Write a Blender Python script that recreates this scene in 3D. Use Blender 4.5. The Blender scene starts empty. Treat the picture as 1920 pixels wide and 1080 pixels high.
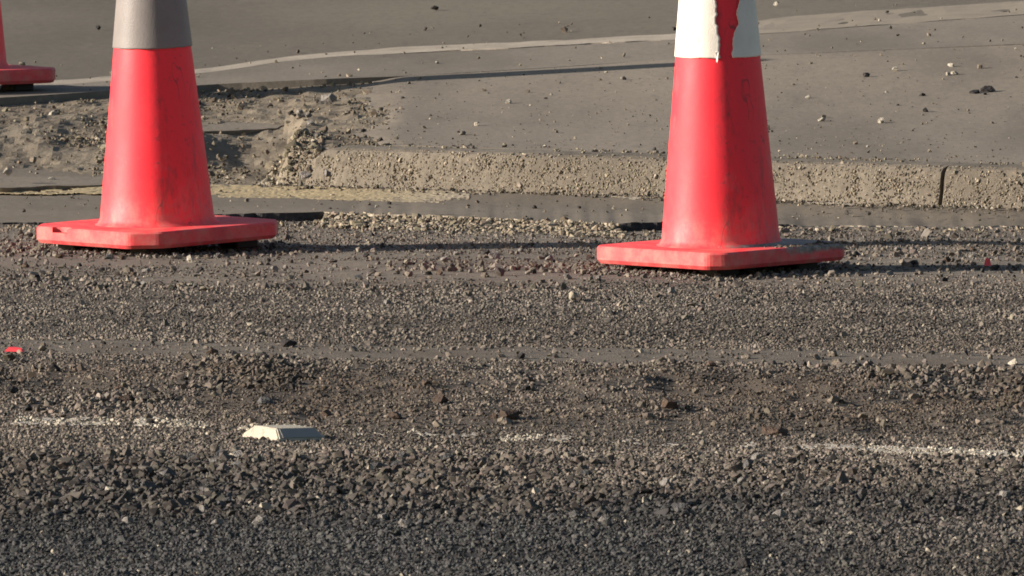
import bpy, bmesh, math, random
import numpy as np
from mathutils import Vector, Matrix, Euler

sc = bpy.context.scene
R = math.radians

# ------------------------------------------------------------------ camera
CAM_H, PITCH, FPX = 1.75, R(3.511), 25980.0
cam = bpy.data.cameras.new('camera')
cam_o = bpy.data.objects.new('camera', cam)
sc.collection.objects.link(cam_o)
cam_o.location = (0, 0, CAM_H)
cam_o.rotation_euler = (R(90) - PITCH, 0, 0)
cam.sensor_width = 36.0
cam.lens = 36.0 * FPX / 1920.0
cam.clip_start, cam.clip_end = 0.5, 3000
cam.dof.use_dof = True
cam.dof.focus_distance = 28.6
cam.dof.aperture_fstop = 64.0
sc.camera = cam_o

# ------------------------------------------------------------------ sky, sun, exposure
SUN_EL, SUN_AZ = R(18.0), R(6.5)          # low sun from the left, a little on the camera's side
to_sun = Vector((-math.cos(SUN_AZ) * math.cos(SUN_EL), -math.sin(SUN_AZ) * math.cos(SUN_EL), math.sin(SUN_EL)))
world = bpy.data.worlds.new('World'); sc.world = world; world.use_nodes = True
wn = world.node_tree.nodes
sky = wn.new('ShaderNodeTexSky'); sky.sky_type = 'NISHITA'; sky.sun_disc = False
sky.sun_elevation = SUN_EL
sky.sun_rotation = math.atan2(to_sun.x, to_sun.y)
sky.dust_density = 1.5
world.node_tree.links.new(sky.outputs[0], wn['Background'].inputs[0])
wn['Background'].inputs[1].default_value = 0.055
sun = bpy.data.lights.new('sun', 'SUN'); sun.energy = 4.9; sun.angle = R(0.53); sun.color = (1.0, 0.895, 0.79)
sun_o = bpy.data.objects.new('sun', sun); sc.collection.objects.link(sun_o)
sun_o.rotation_euler = to_sun.to_track_quat('Z', 'Y').to_euler()
vs = sc.view_settings
vs.view_transform = 'Standard'; vs.look = 'None'; vs.gamma = 1.0; vs.exposure = 0.97
sc.cycles.pixel_filter_type = 'BLACKMAN_HARRIS'
sc.cycles.filter_width = 1.75

# ------------------------------------------------------------------ helpers
rng = np.random.default_rng(7)
random.seed(7)

def hash2(ix, iy, seed):
    h = (ix.astype(np.int64) * 374761393 + iy.astype(np.int64) * 668265263 + seed * 1442695041) & 0x7fffffff
    h = ((h ^ (h >> 13)) * 1274126177) & 0x7fffffff
    return ((h ^ (h >> 16)) & 0xffff) / 65535.0

def vnoise(x, y, seed=0):
    x = np.asarray(x, float); y = np.asarray(y, float)
    ix, iy = np.floor(x), np.floor(y)
    fx, fy = x - ix, y - iy
    fx = fx * fx * (3 - 2 * fx); fy = fy * fy * (3 - 2 * fy)
    a = hash2(ix, iy, seed); b = hash2(ix + 1, iy, seed)
    c = hash2(ix, iy + 1, seed); d = hash2(ix + 1, iy + 1, seed)
    return (a * (1 - fx) + b * fx) * (1 - fy) + (c * (1 - fx) + d * fx) * fy

def fbm(x, y, seed=0, octv=4):
    s, a, t = 0, 0.5, 0
    for k in range(octv):
        s = s + a * (vnoise(np.asarray(x) * 2 ** k, np.asarray(y) * 2 ** k, seed + 17 * k) * 2 - 1); t += a; a *= 0.5
    return s / t

def sstep(a, b, x):
    t = np.clip((np.asarray(x, float) - a) / (b - a), 0, 1)
    return t * t * (3 - 2 * t)

def band(x, a, b, c, d):
    return sstep(a, b, x) * (1 - sstep(c, d, x))

FP0, FPS = 0.118, 0.010                      # footpath level and fall
def zf(x, y):
    """footpath level: a slight fall to the kerb and, further back, a rise to the right"""
    x = np.asarray(x, float); y = np.asarray(y, float)
    return FP0 + FPS * (np.minimum(y, 60) - 31.6) + 0.050 * np.clip(x + 0.75, 0, 2.9) * sstep(32.2, 34.6, y)

def at(px, py, z=0.0, plane=False):
    """survey point of the photograph laid on the level z (or on the footpath's plane)"""
    cx, cy = (px - 960) / FPX, (540 - py) / FPX
    d = np.array([cx, math.cos(PITCH) + cy * math.sin(PITCH), -math.sin(PITCH) + cy * math.cos(PITCH)])
    t = (z - CAM_H) / d[2]
    if plane:
        t = (z + FP0 - CAM_H) / d[2]
        for _ in range(60):
            t = 0.6 * t + 0.4 * (z + float(zf(d[0] * t, d[1] * t)) - CAM_H) / d[2]
    return np.array([d[0] * t, d[1] * t, CAM_H + d[2] * t])

def line_fn(pts):
    pts = sorted([(p[0], p[1]) for p in pts])
    xs = np.array([p[0] for p in pts]); ys = np.array([p[1] for p in pts])
    def f(x):
        x = np.asarray(x, float)
        r = np.interp(x, xs, ys)
        sl = (ys[1] - ys[0]) / (xs[1] - xs[0]); sr = (ys[-1] - ys[-2]) / (xs[-1] - xs[-2])
        r = np.where(x < xs[0], ys[0] + (x - xs[0]) * sl, r)
        return np.where(x > xs[-1], ys[-1] + (x - xs[-1]) * sr, r)
    return f

def tag(o, label=None, cat=None, group=None, kind=None):
    if label: o['label'] = label
    if cat: o['category'] = cat
    if group: o['group'] = group
    if kind: o['kind'] = kind
    return o

def link(name, me, mat=None, parent=None, smooth=False):
    if mat is not None and len(me.materials) == 0: me.materials.append(mat)
    o = bpy.data.objects.new(name, me); sc.collection.objects.link(o)
    if parent is not None: o.parent = parent
    if smooth: me.shade_smooth()
    return o

def from_bm(name, bm, mat=None, parent=None, smooth=False):
    me = bpy.data.meshes.new(name); bm.to_mesh(me); bm.free()
    return link(name, me, mat, parent, smooth)

def empty(name, loc, rot=(0, 0, 0)):
    o = bpy.data.objects.new(name, None); sc.collection.objects.link(o)
    o.location = loc; o.rotation_euler = rot; o.empty_display_size = 0.05
    return o

def grid_mesh(name, X, Y, Z, skirt=0.0, mask=None):
    """mesh over 2-D arrays; skirt drops the rim so the sheet has a real edge"""
    ny, nx = X.shape
    V = np.stack([X, Y, Z], -1).reshape(-1, 3)
    idx = np.arange(ny * nx).reshape(ny, nx)
    F = np.stack([idx[:-1, :-1], idx[:-1, 1:], idx[1:, 1:], idx[1:, :-1]], -1).reshape(-1, 4)
    if mask is not None: F = F[mask.reshape(-1)]
    F = F.tolist()
    if skirt > 0:
        rim = list(idx[0, :]) + list(idx[1:, -1]) + list(idx[-1, -2::-1]) + list(idx[-2:0:-1, 0])
        base = len(V); low = V[rim].copy(); low[:, 2] -= skirt
        V = np.vstack([V, low]); n = len(rim)
        for k in range(n):
            j = (k + 1) % n
            F.append([int(rim[j]), int(rim[k]), base + k, base + j])
    me = bpy.data.meshes.new(name); me.from_pydata(V.tolist(), [], F)
    used = set(i for f in F for i in f)
    if len(used) < len(V):
        bm = bmesh.new(); bm.from_mesh(me)
        bmesh.ops.delete(bm, geom=[v for v in bm.verts if not v.link_faces], context='VERTS')
        bm.to_mesh(me); bm.free()
    return me

# ------------------------------------------------------------------ materials
class NT:
    def __init__(s, name):
        s.m = bpy.data.materials.new(name); s.m.use_nodes = True
        s.n = s.m.node_tree.nodes; s.l = s.m.node_tree.links
        s.b = s.n['Principled BSDF']
        s.tc = s.n.new('ShaderNodeTexCoord')
    def noise(s, scale, detail=4, rough=0.6, stretch=None, coord='Object'):
        t = s.n.new('ShaderNodeTexNoise'); t.inputs['Scale'].default_value = scale
        t.inputs['Detail'].default_value = detail; t.inputs['Roughness'].default_value = rough
        src = s.tc.outputs[coord]
        if stretch:
            mp = s.n.new('ShaderNodeMapping'); mp.inputs['Scale'].default_value = stretch
            s.l.new(src, mp.inputs[0]); src = mp.outputs[0]
        s.l.new(src, t.inputs['Vector']); return t.outputs['Fac']
    def voro(s, scale, out='Distance', feature='F1'):
        t = s.n.new('ShaderNodeTexVoronoi'); t.inputs['Scale'].default_value = scale; t.feature = feature
        s.l.new(s.tc.outputs['Object'], t.inputs['Vector']); return t.outputs[out]
    def ramp(s, fac, stops):
        r = s.n.new('ShaderNodeValToRGB'); e = r.color_ramp.elements
        while len(e) < len(stops): e.new(0.5)
        for k, (p, c) in enumerate(stops):
            e[k].position = p; e[k].color = (*c, 1) if len(c) == 3 else c
        s.l.new(fac, r.inputs[0]); return r.outputs[0]
    def mix(s, fac, a, b, mode='MIX'):
        x = s.n.new('ShaderNodeMix'); x.data_type = 'RGBA'; x.blend_type = mode
        for k, v in ((0, fac), (6, a), (7, b)):
            if isinstance(v, (int, float)): x.inputs[k].default_value = v
            elif isinstance(v, tuple): x.inputs[k].default_value = (*v, 1)
            else: s.l.new(v, x.inputs[k])
        return x.outputs[2]
    def math(s, op, a, b=0.0):
        x = s.n.new('ShaderNodeMath'); x.operation = op
        for k, v in ((0, a), (1, b)):
            if isinstance(v, (int, float)): x.inputs[k].default_value = v
            else: s.l.new(v, x.inputs[k])
        return x.outputs[0]
    def mrange(s, v, a, b, c=0.0, d=1.0):
        x = s.n.new('ShaderNodeMapRange'); x.interpolation_type = 'SMOOTHSTEP'
        s.l.new(v, x.inputs[0])
        for k, q in zip((1, 2, 3, 4), (a, b, c, d)): x.inputs[k].default_value = q
        return x.outputs[0]
    def xyz(s, coord='Object'):
        x = s.n.new('ShaderNodeSeparateXYZ'); s.l.new(s.tc.outputs[coord], x.inputs[0]); return x.outputs
    def bump(s, h, strength=0.5, dist=0.002):
        b = s.n.new('ShaderNodeBump'); b.inputs['Strength'].default_value = strength
        b.inputs['Distance'].default_value = dist; s.l.new(h, b.inputs['Height'])
        s.l.new(b.outputs[0], s.b.inputs['Normal'])
    def col(s, c, k=1.0):
        if k != 1.0: c = s.mix(1.0, c, (k, k, k), 'MULTIPLY')
        if isinstance(c, tuple): s.b.inputs['Base Color'].default_value = (*c, 1)
        else: s.l.new(c, s.b.inputs['Base Color'])
    def rough(s, v):
        if isinstance(v, (int, float)): s.b.inputs['Roughness'].default_value = v
        else: s.l.new(v, s.b.inputs['Roughness'])
    def spec(s, v): s.b.inputs['Specular IOR Level'].default_value = v

ALB = 0.72        # everything on the ground is dusty and rather dark
def mat_road():
    t = NT('dusty_milled_asphalt')
    X3 = t.xyz(); y = X3[1]; yt = t.math('ADD', y, t.math('MULTIPLY', X3[0], 0.22))
    n1 = t.noise(3.0, 5, 0.65); n2 = t.noise(60, 6, 0.7); n3 = t.noise(14, 4, 0.6)
    dusty = t.ramp(n3, [(0.3, (0.20, 0.175, 0.143)), (0.5, (0.26, 0.226, 0.182)), (0.7, (0.32, 0.275, 0.215))])
    brown = t.mix(t.mrange(n1, 0.5, 0.7, 0, 0.6), dusty, (0.18, 0.14, 0.1))
    dark = t.ramp(n3, [(0.3, (0.045, 0.047, 0.05)), (0.7, (0.085, 0.085, 0.086))])
    yy = t.math('ADD', y, t.math('MULTIPLY', t.math('SUBTRACT', n1, 0.5), 0.9))
    c = t.mix(t.mrange(yy, 22.6, 24.0), dark, brown)
    bare = t.math('MAXIMUM', t.mrange(y, 28.3, 28.8), t.math('MULTIPLY', t.mrange(yt, 26.0, 26.2, 0, 0.55), t.mrange(yt, 26.6, 26.8, 1, 0)))
    c = t.mix(bare, t.mix(1.0, c, (0.5, 0.5, 0.5), 'MULTIPLY'), c)  # sheet darkened between chips: the stones' shadow gaps put into its colour
    chn = t.math('MULTIPLY', t.mrange(y, 24.2, 24.7), t.mrange(y, 25.8, 26.2, 1, 0))
    c = t.mix(t.math('MULTIPLY', chn, t.mrange(n1, 0.35, 0.6, 0.2, 0.85)), c, (0.14, 0.11, 0.083))
    c = t.mix(t.math('MULTIPLY', n2, 0.4), c, (0.12, 0.105, 0.09))
    t.col(c, ALB); t.rough(0.9); t.spec(0.2)
    t.bump(t.noise(160, 4, 0.7), 0.7, 0.004)
    return t.m
def mat_chip():
    t = NT('crushed_stone')
    a = t.n.new('ShaderNodeAttribute'); a.attribute_type = 'INSTANCER'; a.attribute_name = 'tone'
    n = t.noise(1.3, 3, 0.6)
    c = t.mix(1.0, a.outputs['Color'], t.ramp(n, [(0.3, (0.7, 0.7, 0.7)), (0.7, (1.2, 1.17, 1.1))]), 'MULTIPLY')
    t.col(c, ALB); t.rough(0.85); t.spec(0.25)
    return t.m
def mat_stone(name, base):
    t = NT(name)
    n = t.noise(1.2, 4, 0.65)
    lo = tuple(v * 0.65 for v in base); hi = tuple(min(1, v * 1.3) for v in base)
    t.col(t.ramp(n, [(0.3, lo), (0.7, hi)]), ALB); t.rough(0.85); t.spec(0.25)
    t.bump(t.noise(5, 3), 0.4, 0.05)
    return t.m
def mat_concrete(name, base, stain=0.6, grit=500, bump=0.3, stretch=None):
    t = NT(name)
    n1 = t.noise(1.6, 5, 0.6, stretch); n2 = t.noise(9, 5, 0.65, stretch); n3 = t.noise(grit, 3, 0.6)
    lo = tuple(v * (1 - 0.4 * stain) for v in base); hi = tuple(v * (1 + 0.2 * stain) for v in base)
    c = t.ramp(n1, [(0.3, lo), (0.55, base), (0.75, hi)])
    c = t.mix(t.mrange(n2, 0.5, 0.8, 0, 0.45 * stain), c, tuple(v * 0.55 for v in base))
    c = t.mix(t.mrange(n3, 0.35, 0.75, 0, 0.35), c, tuple(v * 0.6 for v in base))
    n4 = t.noise(70, 3, 0.8, (1, 0.3, 1)); c = t.mix(t.mrange(n4, 0.5, 0.66, 0, 0.4), c, tuple(v * 0.55 for v in base)); c = t.mix(t.mrange(n4, 0.44, 0.32, 0, 0.3), c, tuple(v * 1.4 for v in base))
    t.col(c, ALB); t.rough(0.88); t.spec(0.25)
    t.bump(t.noise(grit * 0.6, 5, 0.7), bump, 0.002)
    return t.m
def mat_far_asphalt():
    t = NT('worn_grey_asphalt')
    n1 = t.noise(1.2, 5, 0.6, (1, 0.35, 1)); n3 = t.noise(220, 3, 0.7)
    c = t.ramp(n1, [(0.3, (0.15, 0.132, 0.103)), (0.7, (0.22, 0.193, 0.15))])
    c = t.mix(t.mrange(n3, 0.45, 0.7, 0, 0.3), c, (0.09, 0.085, 0.08))
    n4 = t.noise(45, 3, 0.8, (1, 0.3, 1)); c = t.mix(t.mrange(n4, 0.5, 0.66, 0, 0.35), c, (0.1, 0.09, 0.075)); c = t.mix(t.mrange(n4, 0.44, 0.32, 0, 0.25), c, (0.29, 0.255, 0.2))
    t.col(c, ALB); t.rough(0.9); t.spec(0.2); t.bump(n3, 0.4, 0.003)
    return t.m
def mat_edging():
    t = NT('pale_edging_concrete')
    n1 = t.noise(6, 5, 0.65); n3 = t.noise(120, 4, 0.7)
    c = t.ramp(n1, [(0.3, (0.33, 0.285, 0.22)), (0.65, (0.5, 0.43, 0.34))])
    c = t.mix(t.mrange(t.xyz()[0], 0.35, 0.75), c, t.ramp(n1, [(0.3, (0.25, 0.212, 0.16)), (0.7, (0.33, 0.28, 0.21))]))
    c = t.mix(t.mrange(n3, 0.45, 0.7, 0, 0.5), c, (0.2, 0.17, 0.13))
    t.col(c, ALB); t.rough(0.9); t.bump(n3, 0.5, 0.003)
    return t.m
def mat_lip():
    t = NT('broken_edge')
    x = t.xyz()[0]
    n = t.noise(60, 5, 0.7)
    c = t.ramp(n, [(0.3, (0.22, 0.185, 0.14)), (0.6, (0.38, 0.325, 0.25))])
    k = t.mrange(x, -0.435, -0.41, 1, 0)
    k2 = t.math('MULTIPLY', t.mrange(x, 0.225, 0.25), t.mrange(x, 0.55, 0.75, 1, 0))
    c = t.mix(t.math('MAXIMUM', k, k2), c, t.ramp(n, [(0.3, (0.018, 0.017, 0.017)), (0.7, (0.05, 0.047, 0.045))]))  # black stretches by position: shade of the face turned from the sun, as colour
    t.col(c); t.rough(0.9); t.bump(n, 0.9, 0.006)
    return t.m
def mat_rubble():
    t = NT('broken_earth_and_concrete')
    n1 = t.noise(5, 5, 0.65); n2 = t.noise(40, 5, 0.7)
    c = t.ramp(n1, [(0.3, (0.17, 0.14, 0.1)), (0.5, (0.27, 0.225, 0.165)), (0.7, (0.33, 0.285, 0.215))])
    c = t.mix(t.mrange(n2, 0.45, 0.7, 0, 0.5), c, (0.13, 0.11, 0.08))
    t.col(c, ALB); t.rough(0.92); t.spec(0.2); t.bump(t.noise(120, 5, 0.7), 0.8, 0.006)
    return t.m
def mat_paint(name, c1, c2, axis=None, lo=0, hi=1):
    t = NT(name)
    if axis is None: c = t.mix(t.noise(30, 4), c1, c2)
    else: c = t.mix(t.math('ADD', t.mrange(t.xyz()[axis], lo, hi), t.math('MULTIPLY', t.math('SUBTRACT', t.noise(25, 4), 0.5), 0.3)), c1, c2)
    c = t.mix(t.mrange(t.noise(110, 4, 0.7), 0.5, 0.7, 0, 0.6), c, (0.24, 0.2, 0.15))
    t.col(c, ALB); t.rough(0.8); t.bump(t.noise(200, 3), 0.5, 0.002)
    return t.m
def mat_cone(name, grime):
    t = NT(name)
    base = (0.98, 0.032, 0.050)
    n1 = t.noise(7, 5, 0.6); n2 = t.noise(45, 5, 0.7); n3 = t.noise(16, 6, 0.75, (1, 1, 0.25))
    c = t.mix(t.mrange(n1, 0.45, 0.75, 0, 0.28), base, (0.95, 0.12, 0.11))
    c = t.mix(t.mrange(n3, 0.54, 0.68, 0, 0.5), c, (0.34, 0.045, 0.05))
    c = t.mix(t.mrange(t.noise(5, 6, 0.78, (1, 1, 0.3)), 0.56, 0.66, 0, 0.5), c, (0.3, 0.06, 0.06))
    c = t.mix(t.mrange(t.noise(4, 6, 0.8, (1, 1, 0.5)), 0.56, 0.62, 0, 0.25), c, (0.75, 0.16, 0.15))
    thin = t.math('ABSOLUTE', t.math('SUBTRACT', t.noise(9, 3, 0.6, (1, 1, 0.35)), 0.5))
    c = t.mix(t.math('MULTIPLY', t.mrange(thin, 0.0, 0.008, 0.75, 0), t.mrange(t.noise(5, 3), 0.46, 0.56)), c, (0.12, 0.045, 0.045))
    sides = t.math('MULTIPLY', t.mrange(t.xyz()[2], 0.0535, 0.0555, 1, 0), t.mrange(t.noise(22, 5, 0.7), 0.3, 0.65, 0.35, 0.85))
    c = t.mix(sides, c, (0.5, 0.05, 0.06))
    c = t.mix(t.mrange(n2, 0.60, 0.70, 0, 0.55), c, (0.2, 0.06, 0.06))
    z = t.xyz()[2]
    low = t.mrange(z, 0.04, 0.17, 1, 0)
    c = t.mix(t.math('MULTIPLY', low, t.mrange(t.noise(25, 5, 0.7), 0.35, 0.7, 0.1, 0.7)), c, (0.58, 0.2, 0.165))
    if grime:
        x, y, z = t.xyz()
        side = t.mrange(t.math('ADD', x, t.math('MULTIPLY', t.math('SUBTRACT', t.noise(30, 5, 0.7), 0.5), 0.25)), -0.02, 0.05)
        up = t.mrange(t.math('ADD', z, t.math('MULTIPLY', t.math('SUBTRACT', t.noise(18, 5, 0.7), 0.5), 0.03)), 0.038, 0.048)
        flat = t.mrange(z, 0.0595, 0.062, 1, 0)
        g = t.math('MULTIPLY', t.math('MULTIPLY', side, up), flat)
        c = t.mix(g, c, t.ramp(t.noise(60, 5, 0.7), [(0.35, (0.1, 0.095, 0.09)), (0.65, (0.36, 0.31, 0.27))]))
    t.col(c); t.rough(t.mrange(n1, 0.3, 0.7, 0.5, 0.65)); t.spec(0.4)
    t.bump(t.noise(90, 4, 0.6), 0.12, 0.002)
    return t.m
def mat_collar(name, base, spots):
    t = NT(name)
    n = t.noise(10, 5, 0.65); n2 = t.noise(50, 6, 0.75, (1, 1, 0.3))
    c = t.mix(t.mrange(n, 0.4, 0.7, 0, 0.4), base, tuple(v * 0.72 for v in base))
    c = t.mix(t.mrange(n2, 0.62, 0.7, 0, spots), c, (0.12, 0.1, 0.09))
    t.col(c); t.rough(0.5); t.spec(0.35)
    t.bump(t.voro(330), 0.18, 0.002)
    return t.m
def mat_plain(name, c, rough=0.6, var=0.3, scale=40):
    t = NT(name)
    t.col(t.mix(t.noise(scale, 4, 0.65), tuple(v * (1 - var) for v in c), tuple(min(1, v * (1 + var)) for v in c)))
    t.rough(rough); t.bump(t.noise(scale * 4, 3), 0.2, 0.001)
    return t.m

M = dict(
    road=mat_road(), chip=mat_chip(), rubble=mat_rubble(), far=mat_far_asphalt(),
    foot=mat_concrete('dusty_footpath_concrete', (0.295, 0.252, 0.198), 1.1, 160, 0.4, (1, 0.25, 1)),
    strip=mat_concrete('grey_strip_concrete', (0.265, 0.229, 0.182), 1.1, 160, 0.4, (1, 0.25, 1)),
    pale=mat_edging(),
    gutter=mat_concrete('grey_channel_concrete', (0.235, 0.20, 0.155), 0.6, 300, 0.3),
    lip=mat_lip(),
    kerb=mat_concrete('exposed_aggregate_kerb', (0.275, 0.236, 0.184), 1.0, 140, 0.7),
    frag=mat_concrete('broken_slab_concrete', (0.255, 0.218, 0.17), 1.0, 120, 0.9),
    ground=mat_concrete('outer_ground', (0.17, 0.15, 0.12), 0.5, 60, 0.5),
    white_line=mat_paint('worn_white_paint', (0.66, 0.60, 0.50), (0.42, 0.37, 0.3)),
    yellow_line=mat_paint('worn_yellow_paint', (0.48, 0.38, 0.21), (0.46, 0.405, 0.32), 0, -0.45, 0.1),
    cone=mat_cone('fluorescent_red_plastic', False), cone_g=mat_cone('grimy_fluorescent_red_plastic', True),
    collar_w=mat_collar('cream_white_sleeve', (0.80, 0.735, 0.64), 0.55),
    collar_g=mat_collar('dull_grey_sleeve', (0.225, 0.20, 0.185), 0.5),
    rubber=mat_plain('black_rubber', (0.02, 0.019, 0.018), 0.7),
    marker=mat_paint('dirty_white_marker', (0.66, 0.60, 0.47), (0.46, 0.41, 0.32)),
    lens=mat_plain('grey_reflector_lens', (0.25, 0.24, 0.215), 0.3, 0.15, 80),
    red_bit=mat_plain('broken_red_plastic', (0.75, 0.06, 0.07), 0.5),
    bitumen=mat_plain('black_bitumen', (0.022, 0.02, 0.02), 0.6, 0.4, 60),
)

# ------------------------------------------------------------------ survey lines (plan view)
LIP = 0.0185                                 # the milled road lies this much below the channel
G = line_fn([at(-500, 426)[:2], at(0, 421)[:2], at(380, 418.5)[:2], at(602, 413)[:2], at(900, 424)[:2], at(1150, 435)[:2],
             at(1240, 432)[:2], at(1480, 427)[:2], at(1920, 428)[:2], at(2500, 440)[:2]])
K = line_fn([at(0, 343, 0.024)[:2], at(552, 352, 0.024)[:2], at(1920, 395, 0.024)[:2]])
J = line_fn([at(p, q, 0, True)[:2] for p, q in ((-150, 195), (0, 187), (200, 174), (400, 161), (600, 152), (1000, 129), (1280, 110), (1630, 95))])
P = line_fn([at(p, q, 0, True)[:2] for p, q in ((-300, 190), (100, 163), (375, 140), (540, 117), (660, 106), (860, 96), (1270, 75), (1450, 62), (1700, 44), (1920, 28))])

def z_road(x, y):
    x = np.asarray(x, float); y = np.asarray(y, float)
    t = y + 0.22 * x
    rub = band(t, 24.3, 24.8, 25.9, 26.3)
    z = 0.005 * fbm(x * 2.2, y * 0.7, 3, 3) + 0.0025 * fbm(x * 9, y * 4, 5, 3)
    z = z + rub * (0.017 * fbm(x * 6, y * 2.4, 11, 4) + 0.010 * fbm(x * 17, y * 7, 12, 3) + 0.005)
    z = z + 0.006 * band(y, 21.9, 22.8, 23.2, 23.9) * (0.6 + 0.8 * vnoise(x * 2, y * 2, 21))
    z = z - 0.007 * band(t, 21.15, 21.4, 21.6, 21.9)
    z = z + 0.004 * band(t, 26.25, 26.4, 26.55, 26.75)
    z = z + 0.005 * band(t, 28.5, 28.9, 29.2, 29.5) * vnoise(x * 5, y * 1.5, 31)
    return z

RX = -0.36                                   # footpath's broken left end
def z_rub(x, y):
    x = np.asarray(x, float); y = np.asarray(y, float)
    k, j = K(x), J(x)
    t = np.clip((y - k) / (j - k), 0, 1)
    fj = zf(x, j)
    z = 0.020 + (fj - 0.013 - 0.020) * (0.3 * t + 0.7 * sstep(0.0, 0.95, t) ** 0.8)
    rough = sstep(0, 0.10, t) * sstep(1.0, 0.93, t)
    m = at(335, 300, 0.05)
    z = z + 0.036 * np.exp(-((x - m[0]) / 0.075) ** 2 - ((y - m[1] - 0.1) / 0.33) ** 2)
    h = at(475, 318, 0.03)
    z = z - 0.014 * np.exp(-((x - h[0]) / 0.08) ** 2 - ((y - h[1]) / 0.25) ** 2)
    # where the kerb is broken off the ground behind it still stands nearly level with the slab
    w = sstep(-0.545, -0.50, x + 0.03 * fbm(y * 4, x * 6, 43, 3)) * sstep(0.03, 0.11, y - k + 0.03 * fbm(x * 12, y * 4, 44, 2))
    z = z * (1 - w) + (zf(x, y) - 0.011) * w
    z = z + rough * (0.013 * fbm(x * 8, y * 3.0, 41, 4) + 0.006 * fbm(x * 34, y * 14, 42, 3))
    return z

# ------------------------------------------------------------------ ground sheet and road
bm = bmesh.new()
S = 900.0
for v in ((-S, -S, -0.06), (S, -S, -0.06), (S, S, -0.06), (-S, S, -0.06)): bm.verts.new(v)
bm.faces.new(bm.verts)
tag(from_bm('ground', bm, M['ground']), kind='structure')

xs = np.arange(-3.0, 3.001, 0.02)
rows = 620
tt = np.linspace(0, 1, rows)
X, T = np.meshgrid(xs, tt)
Yg = G(X) + 0.03
Y = 17.5 + (Yg - 17.5) * T
tag(link('road', grid_mesh('road', X, Y, z_road(X, Y), 0.05), M['road'], smooth=True), kind='structure')

# channel (gutter pan) with its broken lip
xs = np.arange(-3.0, 3.001, 0.008)
X, T = np.meshgrid(xs, np.linspace(0, 1, 26))
jag = 0.018 * fbm(xs * 9, xs * 0, 51, 4) + 0.035 * np.abs(fbm(xs * 26, xs * 0, 52, 3))
g0 = G(xs) + jag
hl = LIP * (1 - 0.85 * sstep(0.45, 0.7, xs)) * (1 - 0.8 * sstep(-0.80, -0.88, xs)) + 0.0045 * fbm(xs * 26, xs * 0, 53, 4) * sstep(-0.42, -0.34, xs)
Yc = g0[None, :] + (K(X) + 0.03 - g0[None, :]) * T
Zc = hl[None, :] * (1 - T) + 0.0155 * T + 0.0008 * fbm(X * 20, Yc * 8, 55, 3) + 0.013 * sstep(-0.30, 0.0, Yc - K(X))
ch = link('channel', grid_mesh('channel', X, Yc, Zc), M['gutter'], smooth=True); tag(ch, kind='structure')
# vertical broken face of the channel, its own rough part
nz = 6
Tz = np.linspace(0, 1, nz)[:, None]
Xl = np.repeat(xs[None, :], nz, 0) + 0.003 * fbm(xs[None, :] * 60 + Tz * 9, Tz * 30 + 0 * xs[None, :], 57, 2)
Yl = g0[None, :] - 0.010 * (1 - Tz) * (0.4 + vnoise(xs[None, :] * 70, Tz * 7 + 0 * xs[None, :], 58)) * np.ones_like(Xl)
Zl = hl[None, :] * Tz - 0.012 * (1 - Tz) + 0 * Xl
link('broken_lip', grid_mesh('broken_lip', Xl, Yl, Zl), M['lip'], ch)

# ------------------------------------------------------------------ kerb of two blocks with a joint
kerb = empty('kerb', (0, 0, 0)); tag(kerb, kind='structure')
PROF = [(0.0, -0.05), (0.0, 0.012), (0.006, 0.035), (0.012, 0.06), (0.016, 0.085), (0.021, 0.103), (0.030, 0.112), (0.046, 0.117), (0.09, 0.119), (0.14, 0.1195), (0.14, -0.05)]
KA, KB = at(552, 352, 0.024)[:2], at(1920, 395, 0.024)[:2]
kdir = (KB - KA) / np.linalg.norm(KB - KA); knor = np.array([-kdir[1], kdir[0]])     # points away from the road
def kpos(px): return float(np.dot(at(px, 390, 0.024)[:2] - KA, kdir))
def kerb_block(s0, s1, broken):
    n = max(2, int((s1 - s0) / 0.012)); V = []; F = []; m = len(PROF)
    for i in range(n + 1):
        s = s0 + (s1 - s0) * i / n
        for k, (d, z) in enumerate(PROF):
            ss = s; dd = d; zz = z
            if k in range(1, 9):
                w = 0.0025 if not broken else 0.0025 + 0.010 * max(0, 1 - (s - s0) / 0.14)
                dd += w * float(fbm(s * 45, z * 45 + d * 40, 61, 3)); zz += w * 0.7 * float(fbm(s * 38 + 5, z * 60 + d * 70, 62, 3))
            if k >= 7 and not broken and i == 0: ss -= 0.004
            if k >= 7 and broken and i == n: ss += 0.004
            if broken and i == 0: ss += 0.03 * float(fbm(z * 30, d * 30, 63, 3)) + 0.012
            if broken and z > 0.07: zz -= 0.03 * max(0, 1 - (s - s0) / 0.10) ** 2 * (0.4 + float(vnoise(s * 30, d * 20, 64)))
            p = KA + kdir * ss + knor * dd
            V.append((p[0], p[1], zz))
    for i in range(n):
        for k in range(m - 1):
            a = i * m + k; F.append((a, a + m, a + m + 1, a + 1))
    F.append(tuple(range(m))); F.append(tuple(n * m + k for k in reversed(range(m))))
    me = bpy.data.meshes.new('kerb_block'); me.from_pydata(V, [], F)
    bmk = bmesh.new(); bmk.from_mesh(me); bmesh.ops.recalc_face_normals(bmk, faces=bmk.faces); bmk.to_mesh(me); bmk.free()
    return link('kerb_block', me, M['kerb'], kerb)
sj = kpos(1760)
kerb_block(0.0, sj - 0.005, True); kerb_block(sj + 0.005, sj + 2.4, False)

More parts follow.
